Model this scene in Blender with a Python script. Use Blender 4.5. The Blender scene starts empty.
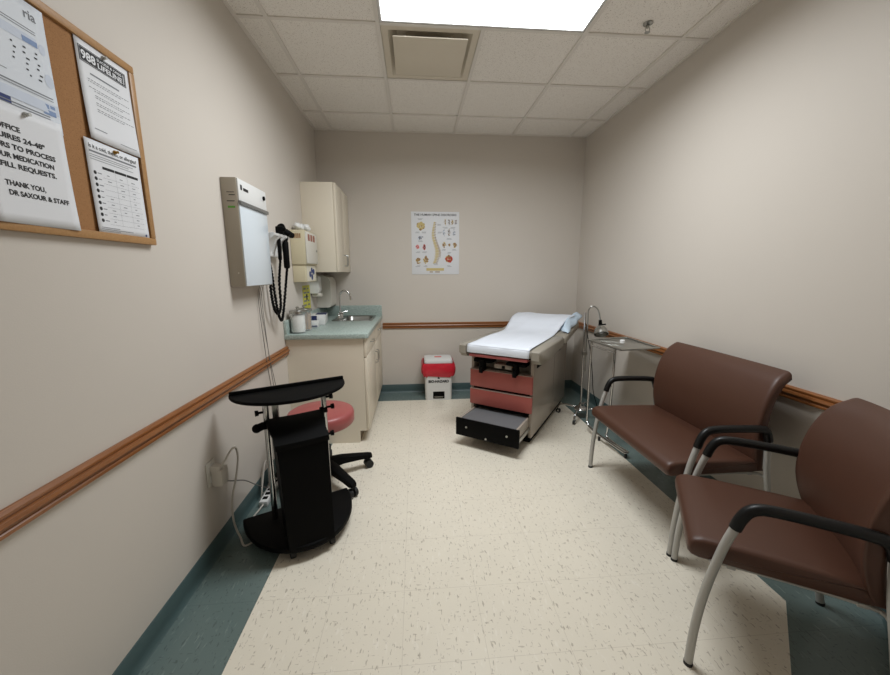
import bpy, bmesh, math, random
from mathutils import Vector, Matrix
random.seed(4)
PI = math.pi
S = bpy.context.scene
COL = S.collection

# ---------------------------------------------------------------- camera, world, exposure
XL, XR, YB, H = -0.976, 1.8195, 4.026, 2.737
def make_camera():
    cd = bpy.data.cameras.new('camera'); co = bpy.data.objects.new('camera', cd); COL.objects.link(co)
    cd.sensor_fit = 'HORIZONTAL'; cd.sensor_width = 36.0; cd.lens = 366.29 * 36 / 890
    cd.clip_start = 0.02
    pit, yaw, roll = 0.1765, 0.0804, -0.0019
    fw = Vector((math.sin(yaw) * math.cos(pit), math.cos(yaw) * math.cos(pit), -math.sin(pit)))
    rt = Vector((math.cos(yaw), -math.sin(yaw), 0)); up = rt.cross(fw)
    r2 = rt * math.cos(roll) + up * math.sin(roll); u2 = -rt * math.sin(roll) + up * math.cos(roll)
    m = Matrix((r2, u2, -fw)).transposed().to_4x4(); m.translation = (0, 0, 1.3435)
    co.matrix_world = m
    S.camera = co
make_camera()
w = bpy.data.worlds.new('world'); S.world = w; w.use_nodes = True
w.node_tree.nodes['Background'].inputs[0].default_value = (0.9, 0.95, 1, 1)
w.node_tree.nodes['Background'].inputs[1].default_value = 0.05
LIGHT_STRENGTH = 1.05; LAMP_WATTS = 41.0; LAMP_SPREAD = 2.9
S.view_settings.view_transform = 'Standard'; S.view_settings.look = 'None'
S.view_settings.gamma = 1; S.view_settings.use_curve_mapping = False
S.view_settings.exposure = 0.0

# ---------------------------------------------------------------- materials
def lin(c):
    return tuple((v / 255 / 12.92 if v / 255 <= 0.04045 else ((v / 255 + 0.055) / 1.055) ** 2.4) for v in c) + (1,)
def mat(name, rgb, rough=0.5, metal=0.0, var=0.0, scale=20, bump=0.0, bscale=200, spec=0.5, trans=0, alpha=1, stretch=(1, 1, 1), coat=0, rgb2=None):
    m = bpy.data.materials.new(name); m.use_nodes = True
    nt = m.node_tree; b = nt.nodes['Principled BSDF']
    b.inputs['Roughness'].default_value = rough; b.inputs['Metallic'].default_value = metal
    b.inputs['Specular IOR Level'].default_value = spec
    b.inputs['Transmission Weight'].default_value = trans; b.inputs['Alpha'].default_value = alpha
    b.inputs['Coat Weight'].default_value = coat; b.inputs['Coat Roughness'].default_value = 0.15
    c = lin(rgb)
    tc = nt.nodes.new('ShaderNodeTexCoord'); mp = nt.nodes.new('ShaderNodeMapping'); mp.inputs['Scale'].default_value = stretch
    nt.links.new(tc.outputs['Object'], mp.inputs['Vector'])
    nz = nt.nodes.new('ShaderNodeTexNoise'); nz.inputs['Scale'].default_value = scale; nz.inputs['Detail'].default_value = 4
    nt.links.new(mp.outputs[0], nz.inputs['Vector'])
    mx = nt.nodes.new('ShaderNodeMix'); mx.data_type = 'RGBA'
    if rgb2 is None:
        a = tuple(min(1, x * (1 - var)) for x in c[:3]) + (1,); d = tuple(min(1, x * (1 + var)) for x in c[:3]) + (1,)
    else:
        a, d = c, lin(rgb2)
    mx.inputs['A'].default_value = a; mx.inputs['B'].default_value = d
    nt.links.new(nz.outputs['Fac'], mx.inputs['Factor']); nt.links.new(mx.outputs['Result'], b.inputs['Base Color'])
    if bump:
        n2 = nt.nodes.new('ShaderNodeTexNoise'); n2.inputs['Scale'].default_value = bscale; n2.inputs['Detail'].default_value = 3
        nt.links.new(tc.outputs['Object'], n2.inputs['Vector'])
        bp = nt.nodes.new('ShaderNodeBump'); bp.inputs['Strength'].default_value = bump; bp.inputs['Distance'].default_value = 0.002
        nt.links.new(n2.outputs['Fac'], bp.inputs['Height']); nt.links.new(bp.outputs[0], b.inputs['Normal'])
    return m

def flecked(name, base, dark, light, seam, fleck_amount):
    """vinyl composition tile: flecks streaked along the room, 12 inch seams"""
    m = mat(name, base, rough=0.27, var=0.04, scale=5, spec=0.45)
    nt = m.node_tree; b = nt.nodes['Principled BSDF']
    base_link = b.inputs['Base Color'].links[0].from_socket
    tc = [n for n in nt.nodes if n.bl_idname == 'ShaderNodeTexCoord'][0]
    def layer(sock, col, sx, sy, lo, hi, seed, fac=1.0):
        mp = nt.nodes.new('ShaderNodeMapping'); mp.inputs['Scale'].default_value = (sx, sy, 1); mp.inputs['Location'].default_value = (seed, seed * 2, 0)
        mp.inputs['Rotation'].default_value = (0, 0, 0.12 * seed)
        nt.links.new(tc.outputs['Object'], mp.inputs['Vector'])
        nz = nt.nodes.new('ShaderNodeTexNoise'); nz.inputs['Scale'].default_value = 1; nz.inputs['Detail'].default_value = 2
        nt.links.new(mp.outputs[0], nz.inputs['Vector'])
        rp = nt.nodes.new('ShaderNodeValToRGB'); rp.color_ramp.elements[0].position = lo; rp.color_ramp.elements[1].position = hi
        nt.links.new(nz.outputs['Fac'], rp.inputs['Fac'])
        mu = nt.nodes.new('ShaderNodeMath'); mu.operation = 'MULTIPLY'; mu.inputs[1].default_value = fac
        nt.links.new(rp.outputs['Color'], mu.inputs[0])
        mx = nt.nodes.new('ShaderNodeMix'); mx.data_type = 'RGBA'; mx.inputs['B'].default_value = lin(col)
        nt.links.new(sock, mx.inputs['A']); nt.links.new(mu.outputs[0], mx.inputs['Factor'])
        return mx.outputs['Result']
    s = layer(base_link, light, 60, 16, 0.62, 0.70, 3.1, 0.7)
    s = layer(s, dark, 110, 30, 0.635 - fleck_amount, 0.665 - fleck_amount, 1.0, 0.5)
    s = layer(s, dark, 34, 110, 0.66 - fleck_amount, 0.69 - fleck_amount, 2.0, 0.4)
    br = nt.nodes.new('ShaderNodeTexBrick'); br.offset = 0; br.inputs['Scale'].default_value = 1
    br.inputs['Brick Width'].default_value = 0.3048; br.inputs['Row Height'].default_value = 0.3048; br.inputs['Mortar Size'].default_value = 0.0009
    br.inputs['Color1'].default_value = (0, 0, 0, 1); br.inputs['Color2'].default_value = (0, 0, 0, 1); br.inputs['Mortar'].default_value = (1, 1, 1, 1)
    mp = nt.nodes.new('ShaderNodeMapping'); mp.inputs['Location'].default_value = (0.676, 0.16, 0)
    nt.links.new(tc.outputs['Object'], mp.inputs['Vector']); nt.links.new(mp.outputs[0], br.inputs['Vector'])
    mu = nt.nodes.new('ShaderNodeMath'); mu.operation = 'MULTIPLY'; mu.inputs[1].default_value = 0.35
    nt.links.new(br.outputs['Color'], mu.inputs[0])
    mx = nt.nodes.new('ShaderNodeMix'); mx.data_type = 'RGBA'; mx.inputs['B'].default_value = lin(seam)
    nt.links.new(s, mx.inputs['A']); nt.links.new(mu.outputs[0], mx.inputs['Factor'])
    nt.links.new(mx.outputs['Result'], b.inputs['Base Color'])
    return m

def speckle(name, base, c2, c3, rough, scale, thr=0.58):
    m = mat(name, base, rough=rough, rgb2=c2, scale=scale)
    nt = m.node_tree; b = nt.nodes['Principled BSDF']
    src = b.inputs['Base Color'].links[0].from_socket
    tc = [n for n in nt.nodes if n.bl_idname == 'ShaderNodeTexCoord'][0]
    nz = nt.nodes.new('ShaderNodeTexNoise'); nz.inputs['Scale'].default_value = scale * 2.3; nz.inputs['Detail'].default_value = 3
    nt.links.new(tc.outputs['Object'], nz.inputs['Vector'])
    rp = nt.nodes.new('ShaderNodeValToRGB'); rp.color_ramp.elements[0].position = thr; rp.color_ramp.elements[1].position = thr + 0.05
    nt.links.new(nz.outputs['Fac'], rp.inputs['Fac'])
    mx = nt.nodes.new('ShaderNodeMix'); mx.data_type = 'RGBA'; mx.inputs['B'].default_value = lin(c3)
    nt.links.new(src, mx.inputs['A']); nt.links.new(rp.outputs['Color'], mx.inputs['Factor'])
    nt.links.new(mx.outputs['Result'], b.inputs['Base Color'])
    return m

def emit(name, rgb, strength):
    """diffuser of the ceiling fixture: one even emission over the whole panel"""
    m = bpy.data.materials.new(name); m.use_nodes = True; nt = m.node_tree
    b = nt.nodes['Principled BSDF']; b.inputs['Base Color'].default_value = (0.8, 0.8, 0.8, 1)
    b.inputs['Emission Color'].default_value = rgb + (1,); b.inputs['Emission Strength'].default_value = strength
    return m

M = {}
M['wall'] = mat('wall paint', (209, 201, 191), 0.55, var=0.015, scale=3, bump=0.12, bscale=260, spec=0.3)
M['tile'] = speckle('ceiling tile', (246, 241, 234), (240, 234, 226), (200, 192, 182), 0.9, 80, 0.60)
M['tbar'] = mat('ceiling grid metal', (228, 222, 214), 0.5, var=0.02)
M['plenum'] = mat('dark duct sheet', (70, 68, 64), 0.8, var=0.05)
M['beige_floor'] = flecked('beige vinyl tile', (236, 228, 211), (146, 130, 111), (244, 237, 223), (168, 154, 136), 0.0)
M['green_floor'] = flecked('green vinyl tile', (104, 120, 117), (70, 80, 79), (126, 142, 138), (60, 74, 74), 0.0)
M['baseboard'] = mat('green vinyl baseboard', (72, 92, 92), 0.45, var=0.05)
M['oak'] = mat('varnished oak', (106, 62, 29), 0.35, rgb2=(162, 102, 52), scale=9, stretch=(30, 1.2, 30), coat=0.3)
M['frame_oak'] = mat('light oak frame', (150, 108, 64), 0.45, rgb2=(186, 144, 94), scale=9, stretch=(25, 25, 25))
M['cork'] = speckle('cork', (150, 106, 64), (170, 124, 80), (116, 80, 46), 0.9, 170, 0.6)
M['paper'] = mat('white paper', (226, 227, 230), 0.6, var=0.01)
M['paper_blue'] = mat('bluish paper', (218, 223, 230), 0.6, var=0.02, scale=12)
M['ink'] = mat('black ink', (24, 24, 26), 0.7, var=0.05)
M['grey_ink'] = mat('grey ink', (122, 124, 130), 0.7, var=0.05)
M['blue_ink'] = mat('blue ink', (128, 150, 188), 0.7, var=0.05)
M['navy_ink'] = mat('navy ink', (34, 52, 110), 0.7, var=0.05)
M['pale_blue_ink'] = mat('pale blue ink', (206, 214, 228), 0.7, var=0.05)
M['red_ink'] = mat('red ink', (182, 64, 52), 0.7, var=0.1)
M['brown_red'] = mat('faded maroon print', (160, 104, 88), 0.7, var=0.1)
M['bone_ink'] = mat('bone yellow ink', (204, 184, 124), 0.7, var=0.12, scale=60)
M['brown_ink'] = mat('brown ink', (150, 116, 78), 0.7, var=0.15, scale=60)
M['green_ink'] = mat('green label', (92, 160, 52), 0.6, var=0.05)
M['laminate'] = mat('cream laminate', (226, 216, 197), 0.4, var=0.015, scale=4)
M['laminate_dark'] = mat('dark laminate seam', (96, 86, 70), 0.7, var=0.05)  # dark brown seam line on the exam table's side panels
M['toe_kick'] = mat('brown toe kick', (120, 102, 78), 0.6, var=0.08)
M['counter'] = speckle('green speckled laminate', (118, 142, 135), (208, 218, 212), (90, 116, 110), 0.35, 75, 0.585)
M['steel'] = mat('brushed steel', (176, 176, 172), 0.28, 1.0, var=0.06, scale=30)
M['chrome'] = mat('chrome', (205, 205, 205), 0.12, 1.0, var=0.02)
M['sink_steel'] = mat('satin sink steel', (150, 150, 146), 0.3, 1.0, var=0.05)
M['black'] = mat('black plastic', (6, 6, 6), 0.6, spec=0.1, var=0.1, bump=0.08, bscale=400)
M['black_soft'] = mat('black matte plastic', (6, 6, 6), 0.6, spec=0.12, var=0.1)
M['rubber'] = mat('black rubber', (22, 22, 22), 0.6, var=0.1)
M['vinyl_brown'] = mat('brown vinyl upholstery', (80, 51, 38), 0.45, var=0.06, scale=12, bump=0.1, bscale=350, spec=0.45)
M['frame_grey'] = mat('silver grey powder coat', (182, 180, 175), 0.4, 0.2, var=0.03)
M['arm_black'] = mat('black polyurethane arm', (13, 13, 14), 0.4, spec=0.35, var=0.05)
M['pink'] = mat('dusty rose vinyl', (164, 84, 82), 0.38, var=0.05, scale=8)
M['rose_panel'] = mat('rose drawer laminate', (166, 86, 78), 0.4, var=0.05, scale=6)
M['taupe_vinyl'] = mat('taupe vinyl', (150, 143, 131), 0.42, var=0.05, scale=9)
M['taupe_panel'] = mat('taupe glossy laminate', (166, 155, 143), 0.2, var=0.05, scale=6)
M['step_grey'] = mat('grey ribbed step mat', (100, 100, 102), 0.8, var=0.2, scale=160)
M['white_plastic'] = mat('white plastic', (226, 226, 224), 0.35, var=0.01)
M['offwhite'] = mat('off white plastic', (214, 210, 200), 0.4, var=0.02)
M['sharps_cream'] = mat('cream plastic', (208, 198, 168), 0.4, var=0.02)
M['sticker'] = mat('pale sticker', (222, 216, 200), 0.5, var=0.02)
M['viewer_side'] = mat('greige enamel', (164, 154, 138), 0.4, var=0.02)
M['opal'] = mat('opal acrylic', (214, 222, 228), 0.2, var=0.01)
M['clip_grey'] = mat('grey clip strip', (128, 128, 126), 0.4, 0.4, var=0.05)
M['red_bag'] = mat('red plastic bag', (204, 36, 54), 0.28, var=0.18, scale=25)
M['pinkish'] = mat('faded red print', (220, 120, 116), 0.5, var=0.05)
M['bed_paper'] = mat('exam table paper', (226, 231, 240), 0.65, var=0.01)
M['pillow_blue'] = mat('pale blue non woven cover', (204, 222, 238), 0.7, var=0.03, scale=14)
M['glass'] = mat('clear glass', (235, 240, 240), 0.05, alpha=0.16, spec=0.6)
M['cotton'] = mat('white cotton', (230, 228, 222), 0.95, var=0.12, scale=40)
M['wood_sticks'] = mat('pale wooden sticks', (208, 168, 116), 0.8, rgb2=(176, 132, 84), scale=60, stretch=(1, 1, 0.1))
M['navy'] = mat('navy carton', (36, 48, 92), 0.5, var=0.08)
M['yellow_tag'] = mat('yellow green notice', (214, 206, 84), 0.6, rgb2=(188, 186, 70), scale=20)
M['cord_white'] = mat('off white cable', (206, 200, 190), 0.5, var=0.03)
M['cord_grey'] = mat('grey cable', (116, 112, 106), 0.5, var=0.03)
M['brass'] = mat('brass pin', (170, 130, 60), 0.3, 1.0, var=0.03)
M['clear_pin'] = mat('clear push pin', (200, 200, 196), 0.2, var=0.03)
M['light'] = emit('lit diffuser', (0.86, 0.95, 1.0), LIGHT_STRENGTH)
M['light_frame'] = mat('white enamel frame', (222, 222, 220), 0.4, var=0.01)
M['vent'] = mat('beige painted steel', (218, 208, 190), 0.5, var=0.02)

# ---------------------------------------------------------------- mesh helpers
def spline(pts, n=8, closed=False):
    P = [Vector(p) for p in pts]; out = []
    k = len(P)
    rng = range(k if closed else k - 1)
    for i in rng:
        p1, p2 = P[i], P[(i + 1) % k]
        p0 = P[i - 1] if (i > 0 or closed) else p1 + (p1 - p2)
        p3 = P[(i + 2) % k] if (i + 2 < k or closed) else p2 + (p2 - p1)
        for j in range(n):
            t = j / n
            out.append(0.5 * ((2 * p1) + (p2 - p0) * t + (2 * p0 - 5 * p1 + 4 * p2 - p3) * t * t + (3 * p1 - p0 - 3 * p2 + p3) * t ** 3))
    if not closed: out.append(P[-1])
    return out

class MB:
    def __init__(self): self.bm = bmesh.new()
    def _merge(self, tb, mi=0, xf=None):
        if xf is not None: bmesh.ops.transform(tb, matrix=xf, verts=tb.verts)
        for f in tb.faces: f.material_index = mi
        me = bpy.data.meshes.new('tmp'); tb.to_mesh(me); tb.free(); self.bm.from_mesh(me); bpy.data.meshes.remove(me)
        return self
    def box(self, x0, x1, y0, y1, z0, z1, bev=0.0, mi=0, xf=None, seg=2):
        tb = bmesh.new(); bmesh.ops.create_cube(tb, size=1)
        for v in tb.verts:
            v.co = Vector(((x0 + x1) / 2 + v.co.x * (x1 - x0), (y0 + y1) / 2 + v.co.y * (y1 - y0), (z0 + z1) / 2 + v.co.z * (z1 - z0)))
        if bev: bmesh.ops.bevel(tb, geom=tb.edges[:], offset=bev, segments=seg, profile=0.5, affect='EDGES')
        return self._merge(tb, mi, xf)
    def prism(self, pts, z0, z1, bev=0.0, mi=0, xf=None):
        """polygon in xy extruded along z"""
        tb = bmesh.new()
        a = [tb.verts.new((p[0], p[1], z0)) for p in pts]; b = [tb.verts.new((p[0], p[1], z1)) for p in pts]
        n = len(pts); tb.faces.new(a[::-1]); tb.faces.new(b)
        for i in range(n): tb.faces.new((a[i], a[(i + 1) % n], b[(i + 1) % n], b[i]))
        bmesh.ops.recalc_face_normals(tb, faces=tb.faces)
        if bev:
            ed = [e for e in tb.edges if len(e.link_faces) == 2 and e.calc_face_angle() > 0.6]
            bmesh.ops.bevel(tb, geom=ed, offset=bev, segments=2, profile=0.5, affect='EDGES')
        return self._merge(tb, mi, xf)
    def loft(self, rings, cap=True, close=True, mi=0, xf=None, loop=False):
        tb = bmesh.new(); R = [[tb.verts.new(p) for p in r] for r in rings]; n = len(R[0])
        pairs = list(zip(R, R[1:])) + ([(R[-1], R[0])] if loop else [])
        for a, b in pairs:
            for i in range(n if close else n - 1):
                j = (i + 1) % n
                try: tb.faces.new((a[i], a[j], b[j], b[i]))
                except ValueError: pass
        if cap and close and not loop: tb.faces.new(R[0][::-1]); tb.faces.new(R[-1])
        bmesh.ops.recalc_face_normals(tb, faces=tb.faces)
        return self._merge(tb, mi, xf)
    def tube(self, pts, r, seg=10, closed=False, mi=0, sm=0, rz=None):
        P = spline(pts, sm, closed) if sm else [Vector(p) for p in pts]
        n = len(P); rings = []; prev = None
        for i in range(n):
            if closed: t = (P[(i + 1) % n] - P[i - 1])
            else: t = P[min(i + 1, n - 1)] - P[max(i - 1, 0)]
            t.normalize()
            if prev is None:
                a = Vector((0, 0, 1)) if abs(t.z) < 0.9 else Vector((1, 0, 0))
                u = t.cross(a).normalized()
            else:
                u = (prev - t * prev.dot(t)).normalized()
            prev = u; v = t.cross(u)
            rr = r[i * (len(r) - 1) // max(1, n - 1)] if isinstance(r, (list, tuple)) else r
            rings.append([P[i] + u * math.cos(2 * PI * k / seg) * rr + v * math.sin(2 * PI * k / seg) * rr for k in range(seg)])
        return self.loft(rings, mi=mi, loop=closed)
    def cyl(self, p0, p1, r0, r1=None, seg=20, mi=0, bev=0):
        r1 = r0 if r1 is None else r1
        p0, p1 = Vector(p0), Vector(p1)
        return self._cone(p0, p1, r0, r1, seg, mi)
    def _cone(self, p0, p1, r0, r1, seg, mi):
        t = (p1 - p0).normalized(); a = Vector((0, 0, 1)) if abs(t.z) < 0.9 else Vector((1, 0, 0))
        u = t.cross(a).normalized(); v = t.cross(u)
        ring = lambda p, r: [p + u * math.cos(2 * PI * k / seg) * r + v * math.sin(2 * PI * k / seg) * r for k in range(seg)]
        return self.loft([ring(p0, r0), ring(p1, r1)], mi=mi)
    def lathe(self, prof, c=(0, 0, 0), seg=28, mi=0, xf=None, cap=True):
        rings = [[Vector((c[0] + r * math.cos(2 * PI * k / seg), c[1] + r * math.sin(2 * PI * k / seg), c[2] + z)) for k in range(seg)] for r, z in prof]
        return self.loft(rings, cap=cap, mi=mi, xf=xf)
    def ball(self, c, r, sc=(1, 1, 1), mi=0, seg=14, xf=None):
        tb = bmesh.new(); bmesh.ops.create_uvsphere(tb, u_segments=seg, v_segments=max(6, seg * 2 // 3), radius=r)
        for v in tb.verts: v.co = Vector((c[0] + v.co.x * sc[0], c[1] + v.co.y * sc[1], c[2] + v.co.z * sc[2]))
        return self._merge(tb, mi, xf)
    def quad(self, pts, mi=0):
        tb = bmesh.new(); tb.faces.new([tb.verts.new(p) for p in pts])
        return self._merge(tb, mi)
    def grid(self, fn, nu, nv, mi=0):
        """surface fn(u,v), u,v in 0..1"""
        tb = bmesh.new(); V = [[tb.verts.new(fn(i / nu, j / nv)) for j in range(nv + 1)] for i in range(nu + 1)]
        for i in range(nu):
            for j in range(nv): tb.faces.new((V[i][j], V[i + 1][j], V[i + 1][j + 1], V[i][j + 1]))
        return self._merge(tb, mi)
    def build(self, name, mats, parent=None, norm=False, ang=0.65, thick=0.0):
        bm = self.bm
        if norm: bmesh.ops.recalc_face_normals(bm, faces=bm.faces)
        for f in bm.faces: f.smooth = True
        for e in bm.edges:
            if len(e.link_faces) == 2 and e.calc_face_angle(0) > ang: e.smooth = False
        me = bpy.data.meshes.new(name); bm.to_mesh(me); bm.free()
        o = bpy.data.objects.new(name, me); COL.objects.link(o)
        for m in (mats if isinstance(mats, (list, tuple)) else [mats]): me.materials.append(m)
        if parent is not None: o.parent = parent
        if thick:
            md = o.modifiers.new('thickness', 'SOLIDIFY'); md.thickness = thick; md.offset = 0
        return o

def tag(o, label, cat, group=None):
    o['label'] = label; o['category'] = cat
    if group: o['group'] = group
    return o
def thing(name, label, cat, loc=(0, 0, 0), rz=0.0, group=None):
    o = bpy.data.objects.new(name, None); COL.objects.link(o); o.empty_display_size = 0.05
    o.location = loc; o.rotation_euler = (0, 0, rz)
    return tag(o, label, cat, group)
def struct(name, mb, m, **k):
    o = mb.build(name, m, **k); o['kind'] = 'structure'; return o
def lettering(name, string, size, m, parent, x, z, y=-0.001, align='LEFT', width=None, bold=0.0, slant=0.0, disp=None):
    """flat lettering in wall-local coordinates: x right, z up, -y out of the wall"""
    cu = bpy.data.curves.new('txt', 'FONT'); cu.body = string; cu.size = size; cu.align_x = align; cu.offset = bold; cu.shear = slant
    cu.resolution_u = 3
    t = bpy.data.objects.new('txt', cu); COL.objects.link(t)
    bpy.context.view_layer.update()
    me = bpy.data.meshes.new_from_object(t.evaluated_get(bpy.context.evaluated_depsgraph_get()))
    bpy.data.objects.remove(t); bpy.data.curves.remove(cu)
    me.name = name; xs = [v.co.x for v in me.vertices]
    k = width / (max(xs) - min(xs)) if width else 1.0
    for v in me.vertices:
        px, pz = x + v.co.x * k, z + v.co.y
        v.co = Vector((px, y + (disp(px, pz) if disp else 0), pz))
    me.materials.clear(); me.materials.append(m)
    o = bpy.data.objects.new(name, me); COL.objects.link(o); o.parent = parent
    return o
def prints(name, rects, m, parent, y=-0.001, disp=None):
    """printed marks: rectangles (x0,x1,z0,z1) lying on a sheet"""
    b = MB()
    for x0, x1, z0, z1 in rects:
        b.quad([(x, y + (disp(x, z) if disp else 0), z) for x, z in ((x0, z0), (x1, z0), (x1, z1), (x0, z1))])
    o = b.build(name, m, parent)
    if name in ('small_print', 'tick_mark'): o['kind'] = 'stuff'
    return o

# ---------------------------------------------------------------- room shell
WL = [(XL, YB), (XL, -1.15), (-0.4, -1.15), (XR, XR - 0.75), (XR, YB)]     # outline, counter clockwise from back left
INN = [(-0.676, 3.741), (-0.676, -0.85), (-0.524, -0.85), (1.510, 1.184), (1.510, 3.741)]
b = MB()
b.quad([(x, y, 0) for x, y in INN], 0)
for i in range(5):
    j = (i + 1) % 5
    b.quad([(*WL[i], 0), (*WL[j], 0), (*INN[j], 0), (*INN[i], 0)], 1)
bmesh.ops.remove_doubles(b.bm, verts=b.bm.verts, dist=1e-5)
b.box(XL - 0.1, XR + 0.1, -1.3, YB + 0.1, -0.1, -0.002, mi=0)
struct('floor', b, [M['beige_floor'], M['green_floor']])
b = MB(); b.box(XL - 0.1, XL, -1.25, YB + 0.1, -0.02, H + 0.25); struct('wall_left', b, M['wall'])
b = MB(); b.box(XR, XR + 0.1, XR - 0.75, YB + 0.1, -0.02, H + 0.25); struct('wall_right', b, M['wall'])
b = MB(); b.box(XL - 0.1, XR + 0.1, YB, YB + 0.1, -0.02, H + 0.25); struct('wall_back', b, M['wall'])
b = MB(); b.box(XL - 0.1, -0.4, -1.25, -1.15, -0.02, H + 0.25); struct('wall_front', b, M['wall'])
b = MB(); b.prism([(-0.4, -1.15), (XR, XR - 0.75), (XR + 0.1, XR - 0.75), (XR + 0.1, XR - 0.89), (-0.26, -1.25), (-0.4, -1.25)], -0.02, H + 0.25); struct('wall_diagonal', b, M['wall'])

GX, GY, G = -0.799, 2.384, 0.6096
gxs = [XL] + [GX + i * G for i in range(5)] + [XR]
gys = [-1.15] + [GY + k * G for k in range(-5, 3)] + [YB]
b = MB()
for i in range(len(gxs) - 1):
    for j in range(len(gys) - 1):
        if abs(gys[j] - (GY - G)) < .01 and i in (2, 3): continue          # light
        if abs(gys[j] - GY) < .01 and i == 2: continue                     # diffuser
        d = random.uniform(0.003, 0.0055)
        b.box(gxs[i], gxs[i + 1], gys[j], gys[j + 1], H + d, H + 0.018)
b.box(XL - 0.1, XR + 0.1, -1.25, YB + 0.1, H + 0.2, H + 0.25, mi=1)
struct('ceiling', b, [M['tile'], M['plenum']])
b = MB()
for x in gxs[1:-1]:
    for a0, a1 in (((-1.15, GY - G), (GY, YB)) if abs(x - GX - 2 * G) < .01 else ((-1.15, YB),)): b.box(x - .012, x + .012, a0, a1, H - .0045, H + .012)
for y in gys[1:-1]: b.box(XL, XR, y - .0118, y + .0118, H - .0035, H + .0119)
for x0, x1, y0, y1 in ((XL, XL + .02, -1.15, YB), (XR - .02, XR, 1.07, YB), (XL, XR, YB - .02, YB)): b.box(x0, x1, y0, y1, H - .0039, H + .0115)
struct('trim_1', b, M['tbar'])

RAIL = [(0, .733), (.012, .733), (.019, .738), (.019, .747), (.015, .751), (.022, .757), (.026, .765), (.022, .774), (.014, .778), (.018, .784), (.018, .790), (.008, .797), (0, .797)]
def rail(name, p0, p1, nrm):
    b = MB(); b.loft([[(p[0] + nrm[0] * d, p[1] + nrm[1] * d, z) for d, z in RAIL] for p in (p0, p1)])
    struct(name, b, M['oak'], ang=0.5)
rail('trim_2', (XL, -1.15), (XL, 2.79), (1, 0))
rail('trim_3', (-0.36, YB), (XR, YB), (0, -1))
rail('trim_4', (XR, 1.07), (XR, YB), (-1, 0))
BASE = [(0, 0), (.018, 0), (.014, .004), (.007, .014), (.005, .03), (.005, .089), (.003, .092), (0, .092)]
def baseb(name, p0, p1, nrm):
    b = MB(); b.loft([[(p[0] + nrm[0] * d, p[1] + nrm[1] * d, z) for d, z in BASE] for p in (p0, p1)])
    struct(name, b, M['baseboard'], ang=0.9)
baseb('baseboard_left', (XL, -1.15), (XL, 2.79), (1, 0))
baseb('baseboard_back', (-0.44, YB), (XR, YB), (0, -1))
baseb('baseboard_right', (XR, 1.07), (XR, YB), (-1, 0))
baseb('baseboard_diagonal', (-0.4, -1.15), (XR, XR - 0.75), (-.7071, .7071))

# ---------------------------------------------------------------- ceiling fixtures
x0, x1, y0, y1 = GX + G, GX + 3 * G, GY - G, GY
t = thing('ceiling_light', 'large lit rectangular ceiling light with white diffuser beside the square air vent', 'ceiling light', ((x0 + x1) / 2, (y0 + y1) / 2, H))
hx, hy = (x1 - x0) / 2 - .013, (y1 - y0) / 2 - .013
b = MB(); b.box(-hx + .014, hx - .014, -hy + .014, hy - .014, .006, .012); b.build('diffuser', M['light'], t)
b = MB()
for X0, X1, Y0, Y1 in ((-hx, hx, -hy, -hy + .014), (-hx, hx, hy - .014, hy), (-hx, -hx + .014, -hy + .014, hy - .014), (hx - .014, hx, -hy + .014, hy - .014)): b.box(X0, X1, Y0, Y1, -.002, .016, .001)
b.box(-hx, hx, -hy, hy, .0165, .09); b.build('frame', M['light_frame'], t)

ld = bpy.data.lights.new('tube_light', 'AREA'); ld.shape = 'RECTANGLE'; ld.size = 2 * hx - .03; ld.size_y = 2 * hy - .03
ld.energy = LAMP_WATTS; ld.spread = LAMP_SPREAD; ld.color = (0.93, 0.97, 1.0)
lo = bpy.data.objects.new('tube_light', ld); COL.objects.link(lo); lo.parent = t; lo.location = (0, 0, .004)

x0, x1, y0, y1 = GX + G, GX + 2 * G, GY, GY + G
t = thing('air_diffuser', 'square beige ceiling air vent with flat centre plate beside the lit ceiling light', 'air vent', ((x0 + x1) / 2, (y0 + y1) / 2, H))
h = G / 2 - .013
def ring(a, bb, z): return [(-a, -bb, z), (a, -bb, z), (a, bb, z), (-a, bb, z)]
b = MB(); b.loft([ring(h, h, .002), ring(h - .04, h - .04, .0), ring(h - .045, h - .045, .004), ring(h - .09, h - .09, .05), ring(.1, .1, .055)], cap=False)
b.quad(ring(.1, .1, .055)); b.build('housing', M['vent'], t, ang=.3)
b = MB(); b.box(-.224, .224, -.245, .180, -.030, -.023, .002); b.build('centre_plate', M['vent'], t)
for sx in (-.16, .16):
    for sy in (-.16, .1):
        b = MB(); b.cyl((sx, sy, -.023), (sx * .9, sy * .9, .045), .006, seg=8); b.build('hanger', M['vent'], t)

t = thing('sprinkler_head', 'small metal fire sprinkler head on the ceiling tile right of the light', 'sprinkler', (1.35, 2.273, H + .003)); t.scale = (.8, .8, .8)
b = MB(); b.lathe([(.034, 0), (.032, -.005), (.014, -.009), (.014, -.006)]); b.build('escutcheon', M['steel'], t)
b = MB(); b.cyl((0, 0, -.006), (0, 0, -.03), .008)
for s in (-1, 1): b.tube([(s * .008, 0, -.02), (s * .016, 0, -.035), (s * .012, 0, -.05), (0, 0, -.056)], .0028, 8, sm=4)
b.build('body', M['steel'], t)
b = MB(); b.lathe([(.004, -.054), (.018, -.056), (.018, -.058), (.004, -.06)]); b.build('deflector', M['steel'], t)

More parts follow.
